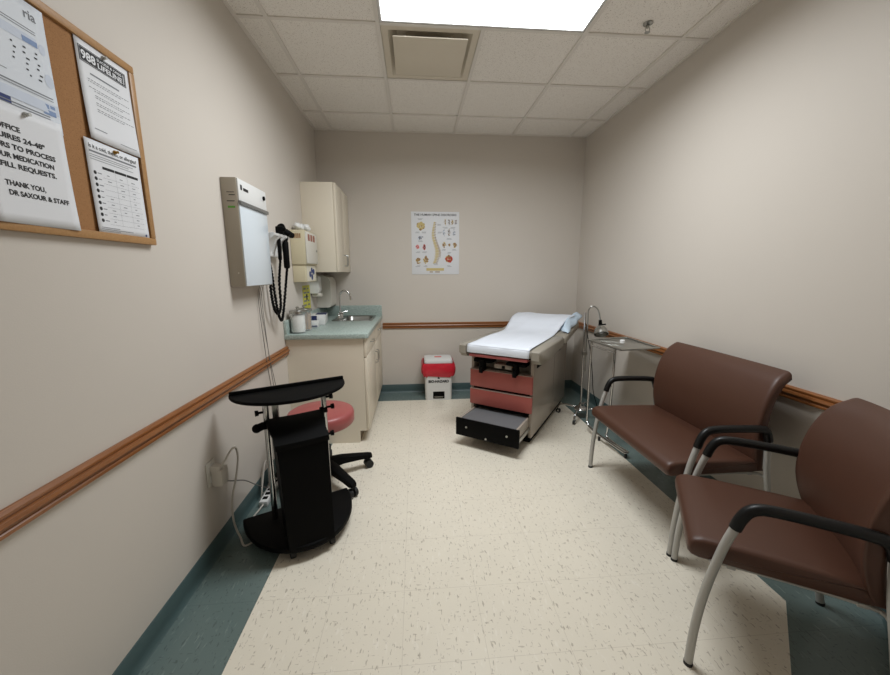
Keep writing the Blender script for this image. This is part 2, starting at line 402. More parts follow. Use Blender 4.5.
# ---------------------------------------------------------------- corkboard and papers on the left wall
LW = PI / 2        # wall-local frame on the left wall: x -> +y (deeper), -y -> out into the room
cb0, cb1, cz0, cz1 = 0.56, 1.487, 1.444, 2.040
t = thing('corkboard', 'wood framed cork bulletin board holding papers on the left wall', 'bulletin board', (XL, cb0, cz0), LW)
W_, H_ = cb1 - cb0, cz1 - cz0; fr = .024
b = MB(); b.box(.01, W_ - .01, -.010, -.0005, .01, H_ - .01); b.build('cork_panel', M['cork'], t)
for X0, X1, Z0, Z1 in ((0, W_, 0, fr), (0, W_, H_ - fr, H_), (0, fr, fr, H_ - fr), (W_ - fr, W_, fr, H_ - fr)):
    b = MB(); b.box(X0, X1, -.020, -.0005, Z0, Z1, .003); b.build('frame_rail', M['frame_oak'], t)

def sheet(name, label, y0, y1, z0, z1, m, curl=.004, out=.0125, cat='paper'):
    """paper pinned at its top, curling a little off the board"""
    w_, h_ = y1 - y0, z1 - z0
    t = thing(name, label, cat, (XL + out, y0, z0), LW)
    def disp(x, z):
        u, v = x / w_, z / h_
        return -.0012 - curl * ((1 - v) ** 2 * (0.35 + abs(2 * u - 1) ** 2 * .65) + .5 * max(0, v - .8) * abs(2 * u - 1))
    b = MB(); b.grid(lambda u, v: Vector((u * w_, disp(u * w_, v * h_), v * h_)), 10, 12); b.build('page', m, t, thick=.0003)
    return t, w_, h_, disp
def pin(parent, x, z, m, y=-.002):
    b = MB(); b.cyl((x, y, z), (x, y - .004, z), .006, .005, 12); b.cyl((x, y - .004, z), (x, y - .011, z), .0032, .0042, 12); b.build('push_pin', m, parent)

# lifeline page
t, w_, h_, dp = sheet('notice_sheet', 'upper right page on corkboard, white with black 988 Lifeline banner', 1.262, 1.474, 1.742, 2.016, M['paper'], .006)
prints('banner', [(.010, w_ - .026, .214, .256)], M['ink'], t, -.0006, dp)
prints('banner_rule', [(.013, w_ - .029, .2162, .2170), (.013, w_ - .029, .2530, .2538), (.013, .0138, .2162, .2538), (w_ - .0298, w_ - .029, .2162, .2538), (w_ - .037, w_ - .034, .221, .249)], M['paper'], t, -.0010, dp)
lettering('lettering', '988', .032, M['paper'], t, .017, .2235, -.0012, width=.050, bold=.0009, disp=dp)
lettering('lettering', 'SUICIDE & CRISIS', .0105, M['paper'], t, .073, .2405, -.0012, width=.096, bold=.0002, disp=dp)
lettering('lettering', 'LIFELINE', .0200, M['paper'], t, .073, .2215, -.0012, width=.096, bold=.0006, disp=dp)
rc = [(.04, .15, .188, .1925)]
for k, z in enumerate((.172, .166, .15, .144, .132, .126, .112, .106, .094, .088)):
    x = .028 if z > .145 else .046; n = x
    while n < w_ - (.03 + (.04 if k % 2 else 0)):
        l = random.uniform(.004, .012); rc.append((n, n + l, z, z + .0019)); n += l + .003
rc += [(.022, .07, .032, .0345), (.12, .19, .018, .0195)]
prints('small_print', rc, M['grey_ink'], t, -.0006, dp)
pin(t, .1, .262, M['clear_pin'], -.003)

# cold or flu page
t, w_, h_, dp = sheet('notice_sheet', 'lower right page on corkboard, white with symptom table of small round icons', 1.240, 1.455, 1.464, 1.738, M['paper'], .003, out=.0135)
lettering('lettering', 'Is it a cold, the flu, or allergies?', .0165, M['ink'], t, .012, .250, -.0006, width=.19, bold=.0002, disp=dp)
rc = [(.012, .2, .238, .243)]
prints('heading_rule', rc, M['grey_ink'], t, -.0006, dp)
prints('table_header', [(.052, .098, .196, .204), (.1, .148, .196, .204), (.15, .2, .196, .204)], M['ink'], t, -.0006, dp)
b = MB()
for k in range(9):
    z = .180 - k * .0175
    b.grid(lambda u, v: Vector((.022 + .0055 * v * math.cos(u * 2 * PI), -.0006 + dp(.022, z), z + .0055 * v * math.sin(u * 2 * PI))), 12, 1)
b.build('row_icon', M['ink'], t)
rc = []
for k in range(9):
    z = .180 - k * .0175
    rc.append((.031, .031 + random.uniform(.01, .018), z - .001, z + .0015))
    for x in (.072, .122, .172):
        if random.random() < .85: rc.append((x - .006, x + random.uniform(.002, .01), z - .001, z + .0012))
    rc.append((.05, .2, z - .0095, z - .0090))
for z in (.230, .224, .217): rc.append((.012, .012 + random.uniform(.13, .18), z, z + .0016))
rc += [(.1, .1005, .03, .196), (.149, .1495, .03, .196)]
for z in (.018, .013, .008): rc.append((.012, .012 + random.uniform(.06, .14), z, z + .0016))
prints('small_print', rc, M['grey_ink'], t, -.0006, dp)
b = MB(); b.ball((.2, -.0012 + dp(.2, .01), .010), .004, (1, .2, 1)); b.build('logo_dot', M['navy_ink'], t)
pin(t, .11, .262, M['brass'], -.003)

# refill note
t, w_, h_, dp = sheet('refill_note', 'large bold printed white page at corkboard lower left, about medication refill requests', .953, 1.168, 1.462, 1.741, M['paper'], .006, out=.0175)
for s, z, x, wd in (('THE OFFICE', .218, -.002, .092), ('REQUIRES 24-48"', .196, -.004, .150), ('HOURS TO PROCESS', .174, -.004, .174), ('YOUR MEDICATION', .152, .010, .154), ('REFILL REQUESTS.', .130, .006, .158), ('THANK YOU,', .088, .030, .098), ('DR SAXOUR & STAFF', .066, .034, .152)):
    lettering('lettering', s, .0165, M['ink'], t, x + .008, z, -.0007, width=wd, bold=.0006, disp=dp)
pin(t, .118, .268, M['clear_pin'], -.003)

# pale blue leaflet
t, w_, h_, dp = sheet('information_leaflet', 'pale blue printed leaflet at corkboard upper left, above the refill note', .893, 1.172, 1.715, 2.012, M['paper_blue'], .003, out=.0133)
lettering('lettering', 'ria', .030, M['grey_ink'], t, w_ - .054, .258, -.0006, width=.030, bold=.0006, disp=dp)
prints('coloured_band', [(0.01, w_ - .03, .196, .218)], M['pale_blue_ink'], t, -.0006, dp)
for q in ((w_ - .068, w_ - .03, .197, .210), (w_ - .14, w_ - .12, .201, .212), (w_ - .22, w_ - .2, .201, .212)): prints('coloured_band', [q], M['blue_ink'], t, -.0010, dp)
for cx, cz, r in ((w_ - .018, .200, .013), (w_ - .013, .128, .017)):
    b = MB(); b.grid(lambda u, v: Vector((cx + r * v * math.cos(u * 2 * PI) * .7, -.0006 + dp(cx, cz), cz + r * v * math.sin(u * 2 * PI))), 14, 1); b.build('round_mark', M['pale_blue_ink'], t)
rc = []
for k in range(16):
    z = .180 - (k % 6) * .0125 + random.uniform(-.001, .001); x = w_ - .035 - (k // 6) * .028 - random.uniform(0, .01)
    rc.append((x, x + random.uniform(.004, .009), z, z + .004))
prints('tick_mark', rc, M['ink'], t, -.0006, dp)
rc = [(.01, w_ - .012, .084, .0865), (.01, w_ - .012, .078, .0795)]
for k in range(6): rc.append((.01, .14 + random.uniform(0, .02), .180 - k * .0145, .1815 - k * .0145))
for z in (.232, .226): rc.append((.01, w_ - .03, z, z + .0018))
rc += [(.07, w_ - .03, .034, .0365), (.095, w_ - .03, .028, .030)]
prints('small_print', rc, M['grey_ink'], t, -.0006, dp)
prints('footer_tint', [(.05, w_ - .002, .045, .07)], M['pale_blue_ink'], t, -.0006, dp)
prints('footer_box', [(w_ - .155, w_ - .125, .028, .046)], M['navy_ink'], t, -.0009, dp)
prints('footer_logo', [(w_ - .045, w_ - .012, .04, .0525), (w_ - .043, w_ - .028, .055, .066), (w_ - .025, w_ - .012, .058, .066)], M['blue_ink'], t, -.0010, dp)

# ---------------------------------------------------------------- film viewer on the left wall
t = thing('film_viewer', 'white wall mounted film viewing box with grey side and blank screen', 'light box', (XL, 2.045, 1.268), LW)
vw, vh, vd = .362, .552, .082
b = MB(); b.box(0, vw, -vd + .004, -.0005, 0, vh, .004); b.build('housing', M['viewer_side'], t)
b = MB(); b.box(.004, vw - .002, -vd - .004, -vd + .004, vh - .112, vh - .002, .003); b.build('header_panel', M['white_plastic'], t)
b = MB(); b.box(.004, vw - .004, -vd - .0025, -vd + .004, .004, vh - .118, .001); b.build('screen', M['opal'], t)
b = MB(); b.box(.0, vw + .004, -vd - .013, -vd + .002, vh - .131, vh - .112, .004); b.build('film_clip', M['clip_grey'], t)
b = MB(); b.cyl((vw - .045, -vd - .003, vh - .045), (vw - .045, -vd - .012, vh - .045), .012, seg=16); b.build('switch_knob', M['black'], t)
prints('logo_mark', [(.026, .046, vh - .056, vh - .030)], M['ink'], t, -vd - .0046)
prints('nameplate', [(.058, .118, vh - .055, vh - .040)], M['ink'], t, -vd - .0046)
def side_marks(rects, m, name):   # marks on the near side face (x = 0)
    b = MB()
    for a0, a1, z0, z1 in rects: b.quad([(-.0008, -a0, z0), (-.0008, -a1, z0), (-.0008, -a1, z1), (-.0008, -a0, z1)])
    return b.build(name, m, t)
for q in ((.028, .066, .478, .481), (.038, .068, .464, .468), (.026, .064, .434, .438)): side_marks([q], M['ink'], 'side_print')
side_marks([(.028, .064, .402, .412)], M['green_ink'], 'side_label')
side_marks([(.046, .052, .07, .076)], M['sticker'], 'screw_cover')

for ya, yb_ in ((.30, .345), (.325, .42), (.352, .385)):
    b = MB(); b.tube([(ya, -.03, .003), (ya + .003, -.012, -.10), ((ya + yb_) / 2, -.020, -.46), (yb_, -.028, -.72), (yb_ - .03, -.04, -1.05), (yb_ - .10, -.05, -1.20)], .0022, 6, sm=8); b.build('power_cord', M['cord_grey'], t)

# ---------------------------------------------------------------- wall diagnostic set
t = thing('diagnostic_set', 'white wall mounted otoscope set with black handles and coiled cords', 'medical instrument', (XL, 2.418, 1.445), LW)
CR = [(-.0005, .035), (-.05, .02), (-.062, .05), (-.085, .105), (-.112, .128), (-.116, .142), (-.10, .146), (-.07, .135), (-.045, .155), (-.0005, .160)]
b = MB(); b.box(0, .30, -.05, -.0005, .0, .12, .012)
for xa, xb in ((.0, .085), (.11, .155), (.20, .285)): b.loft([[(x, y, z) for y, z in CR] for x in (xa, xb)])
b.build('wall_transformer', M['white_plastic'], t, ang=.5)
b = MB(); b.lathe([(.009, -.02), (.012, -.015), (.012, .10), (.010, .12), (.014, .13), (.014, .145), (.01, .15)], (.132, -.092, .0)); hd = b.build('instrument_handle', M['black'], t)
b = MB(); b.box(.117, .147, -.125, -.078, .145, .195, .008); b.cyl((.132, -.12, .175), (.132, -.14, .175), .012); b.build('ophthalmoscope_head', M['black'], hd)
b = MB(); b.lathe([(.012, -.075), (.018, -.07), (.020, -.06), (.020, .10), (.016, .11), (.020, .12), (.020, .135), (.012, .14)], (.242, -.095, .0)); hd = b.build('instrument_handle', M['black'], t)
b = MB(); b.ball((.238, -.105, .162), .028, (1.1, 1.2, .9)); b.cyl((.238, -.105, .166), (.305, -.125, .152), .025, .019); b.cyl((.225, -.10, .166), (.175, -.095, .196), .020, .027); b.build('otoscope_head', M['black'], hd)
def coil(ctrl):
    path = spline(ctrl, 26); n = len(path); pts = []
    for i, p in enumerate(path):
        a = i * 1.5; tt = i / n; amp = .0028 if .10 < tt < .9 else .0008
        pts.append(p + Vector((math.cos(a) * amp, math.sin(a) * amp * .7, 0)))
    b = MB(); b.tube(pts, .0085, 6); b.build('coiled_cord', M['black_soft'], t)
coil([(.035, -.03, .005), (.035, -.05, -.10), (.03, -.055, -.24), (.05, -.06, -.34), (.11, -.06, -.375), (.165, -.06, -.32), (.145, -.07, -.16), (.132, -.092, -.02)])
coil([(.085, -.03, .005), (.09, -.045, -.10), (.10, -.05, -.24), (.12, -.055, -.37), (.155, -.06, -.425), (.20, -.06, -.38), (.225, -.075, -.24), (.242, -.095, -.07)])

# ---------------------------------------------------------------- sharps container cabinet
t = thing('sharps_cabinet', 'cream wall mounted sharps disposal cabinet below the hanging cupboard edge', 'sharps container', (XL, 3.06, 1.265), LW)
b = MB(); b.box(0, .335, -.112, -.0005, .14, .41, .006); b.build('upper_box', M['sharps_cream'], t)
b = MB(); b.box(.01, .33, -.100, -.0005, 0, .14, .006); b.build('lower_box', M['sharps_cream'], t)
b = MB(); b.box(.008, .33, -.124, -.113, .150, .40, .004); dr = b.build('hinged_door', M['offwhite'], t)
b = MB(); b.cyl((.29, -.124, .26), (.29, -.130, .26), .010, seg=12); b.build('lock', M['steel'], dr)
b = MB()
for k in range(3): b.quad([(.05 + k * .075, -.1245, .33), (.105 + k * .075, -.1245, .33), (.105 + k * .075, -.1245, .382), (.05 + k * .075, -.1245, .382)])
b.build('warning_label', M['brown_red'], dr)
b = MB()
for k in range(4): b.quad([(-.0006, -.030 - k * .014, .345), (-.0006, -.041 - k * .014, .345), (-.0006, -.041 - k * .014, .382), (-.0006, -.030 - k * .014, .382)])
b.build('side_label', M['brown_ink'], t)
b = MB(); b.box(.05, .31, -.1015, -.0995, .008, .132); sk = b.build('sticker', M['sticker'], t)
b = MB()
for ax, az in ((0, .022), (-.055, -.008), (.055, .012), (0, -.03)): b.cyl((.19 + ax, -.1015, .072 + az), (.19 + ax, -.1027, .072 + az), .026, seg=14)
b.build('blue_emblem', M['navy_ink'], sk)

t = thing('bag_bundle', 'crumpled white plastic bag bundle on top of the sharps cabinet', 'bag', (XL + .06, 3.18, 1.675))
b = MB(); rr = random.Random(3)
for k in range(7): b.ball((rr.uniform(-.03, .03), -.06 + k * .032, .027 + rr.uniform(0, .012)), .030, (rr.uniform(.8, 1.2), rr.uniform(.8, 1.2), .9), seg=10)
for v in b.bm.verts: v.co += Vector((rr.uniform(-.005, .005),) * 3)
b.build('bag', M['white_plastic'], t)

t = thing('instruction_notice', 'yellow green printed notice on the wall below the sharps cabinet', 'notice', (XL + .001, 3.29, 1.02), LW)
b = MB(); b.box(0, .22, -.0015, 0, 0, .21); b.build('page', M['yellow_tag'], t)
rc = []
for k in range(5): rc += [(.02, .09 + .02 * (k % 2), .03 + k * .036, .045 + k * .036), (.13, .2 - .02 * (k % 3), .03 + k * .036, .043 + k * .036)]
prints('printed_block', rc, M['grey_ink'], t, -.0018)
prints('printed_block', [(.09, .13, .08, .13)], M['ink'], t, -.002)

# ---------------------------------------------------------------- upper cabinet
cx, cy0, cy1, cz, czt = -.68, 3.42, YB - .002, 1.346, 2.112
t = thing('wall_cabinet', 'cream laminate hanging wall cabinet in the back left corner', 'cabinet', (XL, cy0, cz), LW)
cw_, cd_, ch_ = cy1 - cy0, cx - XL, czt - cz
b = MB(); b.box(0, cw_, -cd_ + .021, -.0005, 0, ch_, .0012); b.build('carcass', M['laminate'], t)
for k in range(2):
    b = MB(); x0 = .003 + k * cw_ / 2; b.box(x0, x0 + cw_ / 2 - .005, -cd_, -cd_ + .019, .002, ch_ - .002, .0015); dr = b.build('door', M['laminate'], t)
    hxx = cw_ / 2 - .03 if k == 0 else cw_ / 2 + .03
    b = MB(); b.tube([(hxx, -cd_, .06), (hxx, -cd_ - .025, .064), (hxx, -cd_ - .028, .11), (hxx, -cd_ - .025, .156), (hxx, -cd_, .16)], .0045, 8, sm=4); b.build('handle', M['steel'], dr)

# ---------------------------------------------------------------- base cabinet, worktop, sink
by0 = 2.79
t = thing('base_cabinet', 'cream laminate base cabinet below the green worktop', 'cabinet', (XL, by0, 0), LW)
bw = YB - .003 - by0; bd = -.381 - XL
b = MB(); b.prism([(0.001, 0), (bd - .075, 0), (bd - .075, .1), (bd - .021, .1), (bd - .021, .849), (0.001, .849)], 0, .02, xf=Matrix(((0, 0, 1, 0), (-1, 0, 0, 0), (0, 1, 0, 0), (0, 0, 0, 1)))); b.build('side_panel', M['laminate'], t)
b = MB(); b.box(.0205, bw, -bd + .021, -.001, .1, .69); b.box(.0205, bw, -bd + .021, -bd + .04, .69, .849); b.build('carcass', M['laminate'], t)
b = MB(); b.box(.0205, bw, -bd + .090, -bd + .075, 0, .1); b.build('toe_kick', M['toe_kick'], t)
for k in range(2):
    x0 = .003 + k * bw / 2; x1 = x0 + bw / 2 - .005
    b = MB(); b.box(x0, x1, -bd, -bd + .019, .104, .694, .0015); dr = b.build('door', M['laminate'], t)
    hxx = x1 - .04 if k == 0 else x0 + .04
    b = MB(); b.tube([(hxx, -bd, .52), (hxx, -bd - .025, .524), (hxx, -bd - .028, .57), (hxx, -bd - .025, .616), (hxx, -bd, .62)], .0045, 8, sm=4); b.build('handle', M['steel'], dr)
    b = MB(); b.box(x0, x1, -bd, -bd + .019, .70, .846, .0015); dr = b.build('drawer_front', M['laminate'], t)
    b = MB(); xm = (x0 + x1) / 2; b.tube([(xm - .05, -bd, .775), (xm - .046, -bd - .025, .775), (xm, -bd - .028, .775), (xm + .046, -bd - .025, .775), (xm + .05, -bd, .775)], .0045, 8, sm=4); b.build('handle', M['steel'], dr)

t = thing('worktop', 'green speckled laminate worktop with backsplash over the base cabinet', 'worktop', (XL, 2.765, .850))
sx0, sx1, sy0, sy1 = .25, .54, .79, 1.17      # sink cut out, local
cwx, cwy = .614, YB - .002 - 2.765
b = MB()
b.prism([(.001, 0), (cwx - .02, 0), (cwx, .02), (cwx, sy0), (.001, sy0)], 0, .036, .003)
b.box(.001, sx0, sy0 - .003, sy1, 0, .036); b.box(sx1, cwx - .0005, sy0 - .003, sy1, 0, .036); b.box(.001, cwx - .0005, sy1, cwy, 0, .036)
b.build('slab', M['counter'], t)
b = MB(); b.box(.001, cwx - .003, cwy - .02, cwy, .0355, .142, .003); b.build('backsplash', M['counter'], t)
b = MB(); b.box(.001, .02, .003, cwy - .02, .0355, .142, .003); b.build('backsplash', M['counter'], t)

t = thing('sink', 'small rectangular stainless steel sink set in the green worktop', 'sink', (XL, 2.765, .886))
b = MB()
def rrect(x0, x1, y0, y1, r, z, n=5):
    out = []
    for cx_, cy_, a0 in ((x1 - r, y1 - r, 0), (x0 + r, y1 - r, PI / 2), (x0 + r, y0 + r, PI), (x1 - r, y0 + r, 1.5 * PI)):
        for k in range(n + 1): a = a0 + k * PI / 2 / n; out.append((cx_ + r * math.cos(a), cy_ + r * math.sin(a), z))
    return out
b.loft([rrect(.170, .560, .765, 1.195, .04, .0005), rrect(.173, .557, .768, 1.192, .04, .005), rrect(.262, .538, .785, 1.175, .05, .005), rrect(.265, .530, .795, 1.165, .05, -.004), rrect(.275, .520, .805, 1.155, .05, -.14), rrect(.33, .46, .90, 1.06, .05, -.15)], cap=False)
b.quad(rrect(.33, .46, .90, 1.06, .05, -.15)); b.build('bowl', M['sink_steel'], t, ang=.8)
b = MB(); b.lathe([(.012, 0), (.032, .002), (.034, .004), (.012, .003)], (.395, .98, -.151)); b.build('drain', M['chrome'], t)

t = thing('faucet', 'chrome gooseneck faucet standing on the steel sink rim', 'faucet', (XL + .222, 2.765 + .98, .891))
b = MB(); b.lathe([(.028, 0), (.028, .006), (.018, .016), (.016, .05), (.012, .06)]); b.box(-.022, .022, -.09, .09, 0, .010, .004); b.build('base', M['chrome'], t)
b = MB(); b.tube([(0, 0, .05), (0, 0, .2), (.004, 0, .235), (.03, 0, .268), (.07, 0, .268), (.10, 0, .238), (.108, 0, .205)], .0085, 12, sm=6); sp = b.build('spout', M['chrome'], t)
b = MB(); b.cyl((.108, 0, .208), (.112, 0, .18), .011, .012); b.build('aerator', M['chrome'], sp)
for s in (-1, 1):
    b = MB(); b.lathe([(.018, .008), (.016, .02), (.010, .034), (.014, .045), (.010, .052)], (0, s * .075, 0)); b.tube([(0, s * .075, .044), (.03, s * .095, .055), (.05, s * .105, .058)], .005, 8, sm=4); b.build('tap_handle', M['chrome'], t)

def canister(x, y, fill, label):
    t = thing('glass_canister', label, 'jar', (x, y, .887), 0)
    b = MB(); b.lathe([(.054, 0), (.056, .006), (.056, .150), (.053, .150), (.053, .008), (.02, .007)], cap=False); b.lathe([(.054, 0), (.001, 0.0)], cap=False); b.build('glass_body', M['glass'], t, ang=.9)
    b = MB(); b.lathe([(.058, .150), (.060, .153), (.060, .170), (.056, .175), (.02, .178), (.02, .180), (.001, .18)]); ld = b.build('lid', M['steel'], t)
    b = MB(); b.lathe([(.006, .178), (.006, .186), (.013, .190), (.013, .197), (.004, .202)]); b.build('lid_knob', M['steel'], ld)
    b = MB()
    if fill == 'cotton':
        b.lathe([(.048, .010), (.0505, .02), (.0505, .128), (.044, .138), (.01, .142)], seg=36)
        rr = random.Random(5)
        for v in b.bm.verts:
            v.co += Vector((v.co.x, v.co.y, 0)) * rr.uniform(-.06, .0)
        b.build('cotton_filling', M['cotton'], t)
    else:
        rr = random.Random(8)
        for k in range(60):
            a, r = rr.uniform(0, 2 * PI), .046 * math.sqrt(rr.random()); xx, yy = r * math.cos(a), r * math.sin(a)
            b.box(xx - .0035, xx + .0035, yy - .0016, yy + .0016, .010, .138 + rr.uniform(-.006, .008))
        b.build('stick_filling', M['wood_sticks'], t)['kind'] = 'stuff'
canister(-.897, 2.862, 'cotton', 'glass jar of white cotton with metal lid, nearest the worktop edge')
canister(-.886, 2.988, 'sticks', 'glass jar of tan wooden sticks with metal lid, behind the cotton jar')

t = thing('carton', 'flat navy and white carton on the worktop behind the jars', 'box', (-.880, 3.40, .887), .12)
b = MB(); b.box(-.065, .065, -.12, .12, 0, .085, .002); b.build('box_body', M['white_plastic'], t)
b = MB(); b.box(-.0655, .0, -.1215, -.1185, .004, .082); b.box(-.02, .0665, -.06, .1, .082, .0862); b.build('printed_panel', M['navy'], t)
t = thing('carton', 'small low white carton on the worktop in front of the navy carton', 'box', (-.868, 3.185, .887), .1)
b = MB(); b.box(-.04, .04, -.055, .055, 0, .048, .002); b.build('box_body', M['white_plastic'], t)
b = MB(); b.box(-.036, .036, -.0562, -.0545, .006, .016); b.build('printed_panel', M['navy'], t)

t = thing('towel_dispenser', 'white paper towel dispenser on the wall under the hanging cabinet', 'dispenser', (XL, 3.74, .998), LW)
b = MB(); b.loft([[(x, -.0005, 0), (x, -.12, .0), (x, -.14, .02), (x, -.14, .25), (x, -.12, .295), (x, -.07, .315), (x, -.0005, .315)] for x in (0, .26)]); b.build('cover', M['offwhite'], t, ang=.5)
b = MB(); b.box(.03, .23, -.12, -.02, -.004, .0); b.build('slot', M['black_soft'], t)
t = thing('soap_dispenser', 'small white soap dispenser on the wall beside the paper towel dispenser', 'dispenser', (XL, 3.52, 1.12), LW)
b = MB(); b.loft([[(x, -.0005, .03), (x, -.07, .03), (x, -.085, .06), (x, -.08, .18), (x, -.05, .20), (x, -.0005, .20)] for x in (0, .10)]); b.build('reservoir', M['white_plastic'], t, ang=.5)
b = MB(); b.box(.02, .08, -.095, -.01, 0, .029, .006); b.build('push_lever', M['offwhite'], t)

# ---------------------------------------------------------------- spine poster
px0, pz0, pw, ph = -.031, 1.321, .509, .649
t = thing('spine_poster', 'white anatomical spine chart poster on the back wall', 'poster', (px0, YB - .001, pz0))
b = MB(); b.box(0, pw, -.003, 0, 0, ph, .001); b.build('sheet', M['paper'], t)
Y = -.0034
lettering('lettering', 'THE HUMAN SPINE DISORDERS', .030, M['ink'], t, .03, ph - .042, Y, width=pw - .06, bold=.0006)
def blob(bb, cx, cz, rx, rz, rot=0, n=12, dy=0):
    bb.quad([(cx + rx * math.cos(a) * math.cos(rot) - rz * math.sin(a) * math.sin(rot), Y - dy, cz + rx * math.cos(a) * math.sin(rot) + rz * math.sin(a) * math.cos(rot)) for a in [2 * PI * k / n for k in range(n)]])
b = MB(); b2 = MB()
for k in range(26):
    f = k / 25; z = ph * (.83 - .64 * f)
    x = pw * (.475 - .035 * math.sin(f * 2.2 * PI - .3) * (0.6 + f * .9) + .02 * f); wv = .010 + .016 * min(1, f * 1.4) * (1 if f < .85 else .6)
    blob(b, x, z, wv, .0066, .25 * math.cos(f * 6), dy=0)
    blob(b2, x + wv + .004, z - .003, wv * .6, .004, -.5, dy=.0002)
b.build('spine_drawing', M['bone_ink'], t); b2.build('spine_process_drawing', M['brown_ink'], t)
def cluster(name, cx, cz, w2, h2, mats, n, seed):
    w2 *= 1.3; h2 *= 1.3; n = int(n * 1.4)
    r = random.Random(seed)
    for q, m in enumerate(mats):
        bb = MB()
        for k in range(n):
            a = 2 * PI * (k + .5 * q) / n
            blob(bb, cx + math.cos(a) * w2 * .6 * r.uniform(.25, 1), cz + math.sin(a) * h2 * .6 * r.uniform(.25, 1), w2 * r.uniform(.12, .3), h2 * r.uniform(.12, .3), r.uniform(0, 3), dy=.0002 * q + .00004 * k)
        bb.build(name, M[m], t)
cluster('vertebra_drawing', .095, .505, .055, .05, ['brown_ink', 'bone_ink'], 7, 1)
cluster('disc_drawing', .095, .385, .036, .022, ['pale_blue_ink', 'grey_ink'], 4, 2)
cluster('nerve_drawing', .066, .285, .024, .028, ['red_ink', 'pinkish'], 4, 3)
cluster('nerve_drawing', .135, .285, .026, .03, ['red_ink', 'pinkish', 'ink'], 3, 4)
for k, x in enumerate((.065, .15)): cluster('segment_drawing', x, .15, .026, .05, ['bone_ink', 'brown_ink'], 5, 5 + k)
for k, x in enumerate((.36, .40, .435, .472)): cluster('column_drawing', x, .545, .010, .04, ['bone_ink', 'brown_ink', 'grey_ink'][k % 2:][:2], 4, 9 + k)
for k, x in enumerate((.345, .40, .455)): cluster('column_drawing', x, .435, .012, .045, [['grey_ink', 'pale_blue_ink'], ['brown_ink', 'grey_ink'], ['pale_blue_ink', 'grey_ink']][k], 4, 14 + k)
for k, x in enumerate((.345, .405, .463)): cluster('segment_drawing', x, .31, .022 if k != 1 else .014, .034 if k != 1 else .02, ['bone_ink', 'brown_ink'], 5, 20 + k)
cluster('pelvis_drawing', .40, .16, .045, .045, ['bone_ink', 'brown_ink', 'red_ink'], 6, 30)
prints('footer_block', [(.155, .345, .038, .066)], M['bone_ink'], t, Y)
prints('footer_block', [(.19, .225, .02, .03), (.25, .30, .02, .03)], M['brown_ink'], t, Y)
rc = []; r = random.Random(6)
for cx_, cz_ in ((.095, .575), (.06, .44), (.13, .44), (.095, .35), (.07, .235), (.14, .235), (.065, .09), (.15, .09), (.36, .49), (.44, .49), (.4, .375), (.345, .262), (.46, .262), (.4, .23), (.4, .09), (.3, .52), (.3, .44), (.25, .11)):
    for k in range(2): rc.append((cx_ - r.uniform(.012, .03), cx_ + r.uniform(.012, .03), cz_ - k * .009, cz_ - k * .009 + .003))
prints('small_print', rc, M['grey_ink'], t, Y)

# ---------------------------------------------------------------- biohazard bin
t = thing('biohazard_bin', 'white step bin with red bag over its rim against the back wall', 'bin', (.232, 3.845, 0))
b = MB()
def rr2(hx_, hy_, r, z, n=5): return rrect(-hx_, hx_, -hy_, hy_, r, z, n)
b.loft([rr2(.138, .118, .03, 0), rr2(.140, .120, .03, .01), rr2(.146, .126, .03, .30), rr2(.148, .128, .03, .40)]); b.build('bin_body', M['white_plastic'], t)
b = MB(); nn = 24; rr = random.Random(7); rings = []
prof = [(.150, .392), (.165, .405), (.172, .385), (.178, .35), (.176, .315), (.168, .285), (.156, .262), (.150, .266)]
base = rr2(1, .87, .25, 0, 8); rings = []
for k, (s, z) in enumerate(prof):
    amp = 0.035 * math.sin(min(1, k / 6) * PI / 2 + .4)
    rings.append([(x * s * (1 + amp * math.sin(i * 1.7 + k * .6) * rr.uniform(.3, 1.2)), y * s * (1 + amp * math.cos(i * 1.3 + k) * rr.uniform(.3, 1.2)), z + (rr.uniform(-.012, .012) if k >= 4 else 0)) for i, (x, y, _) in enumerate(base)])
b.loft(rings, cap=False); b.build('red_bag', M['red_bag'], t, ang=1.2, thick=.001)
b = MB(); b.loft([rr2(.146, .126, .035, .400), rr2(.150, .130, .035, .405), rr2(.150, .130, .035, .425), rr2(.144, .124, .035, .440), rr2(.12, .10, .03, .446)]); ld = b.build('lid', M['white_plastic'], t)
b = MB(); b.loft([[(x, y, z) for x, y, _ in rr2(.038, .026, .015, 0)] for z in (.446, .4475)]); b.build('lid_emblem', M['pinkish'], ld)
lettering('lettering', 'BIO-HAZARD', .038, M['ink'], t, -.108, .196, -.1262, width=.216, bold=.0018)
b = MB(); b.quad([(-.012, -.1262, .236), (.014, -.1262, .236), (.004, -.1264, .256), (-.008, -.1264, .256)]); b.build('printed_mark', M['ink'], t)
b = MB(); b.box(-.06, .062, -.1245, -.118, .018, .096, .004); pl = b.build('pedal_recess', M['black_soft'], t)
b = MB(); b.box(-.045, .048, -.137, -.124, .036, .046, .003); b.build('foot_pedal', M['steel'], pl)

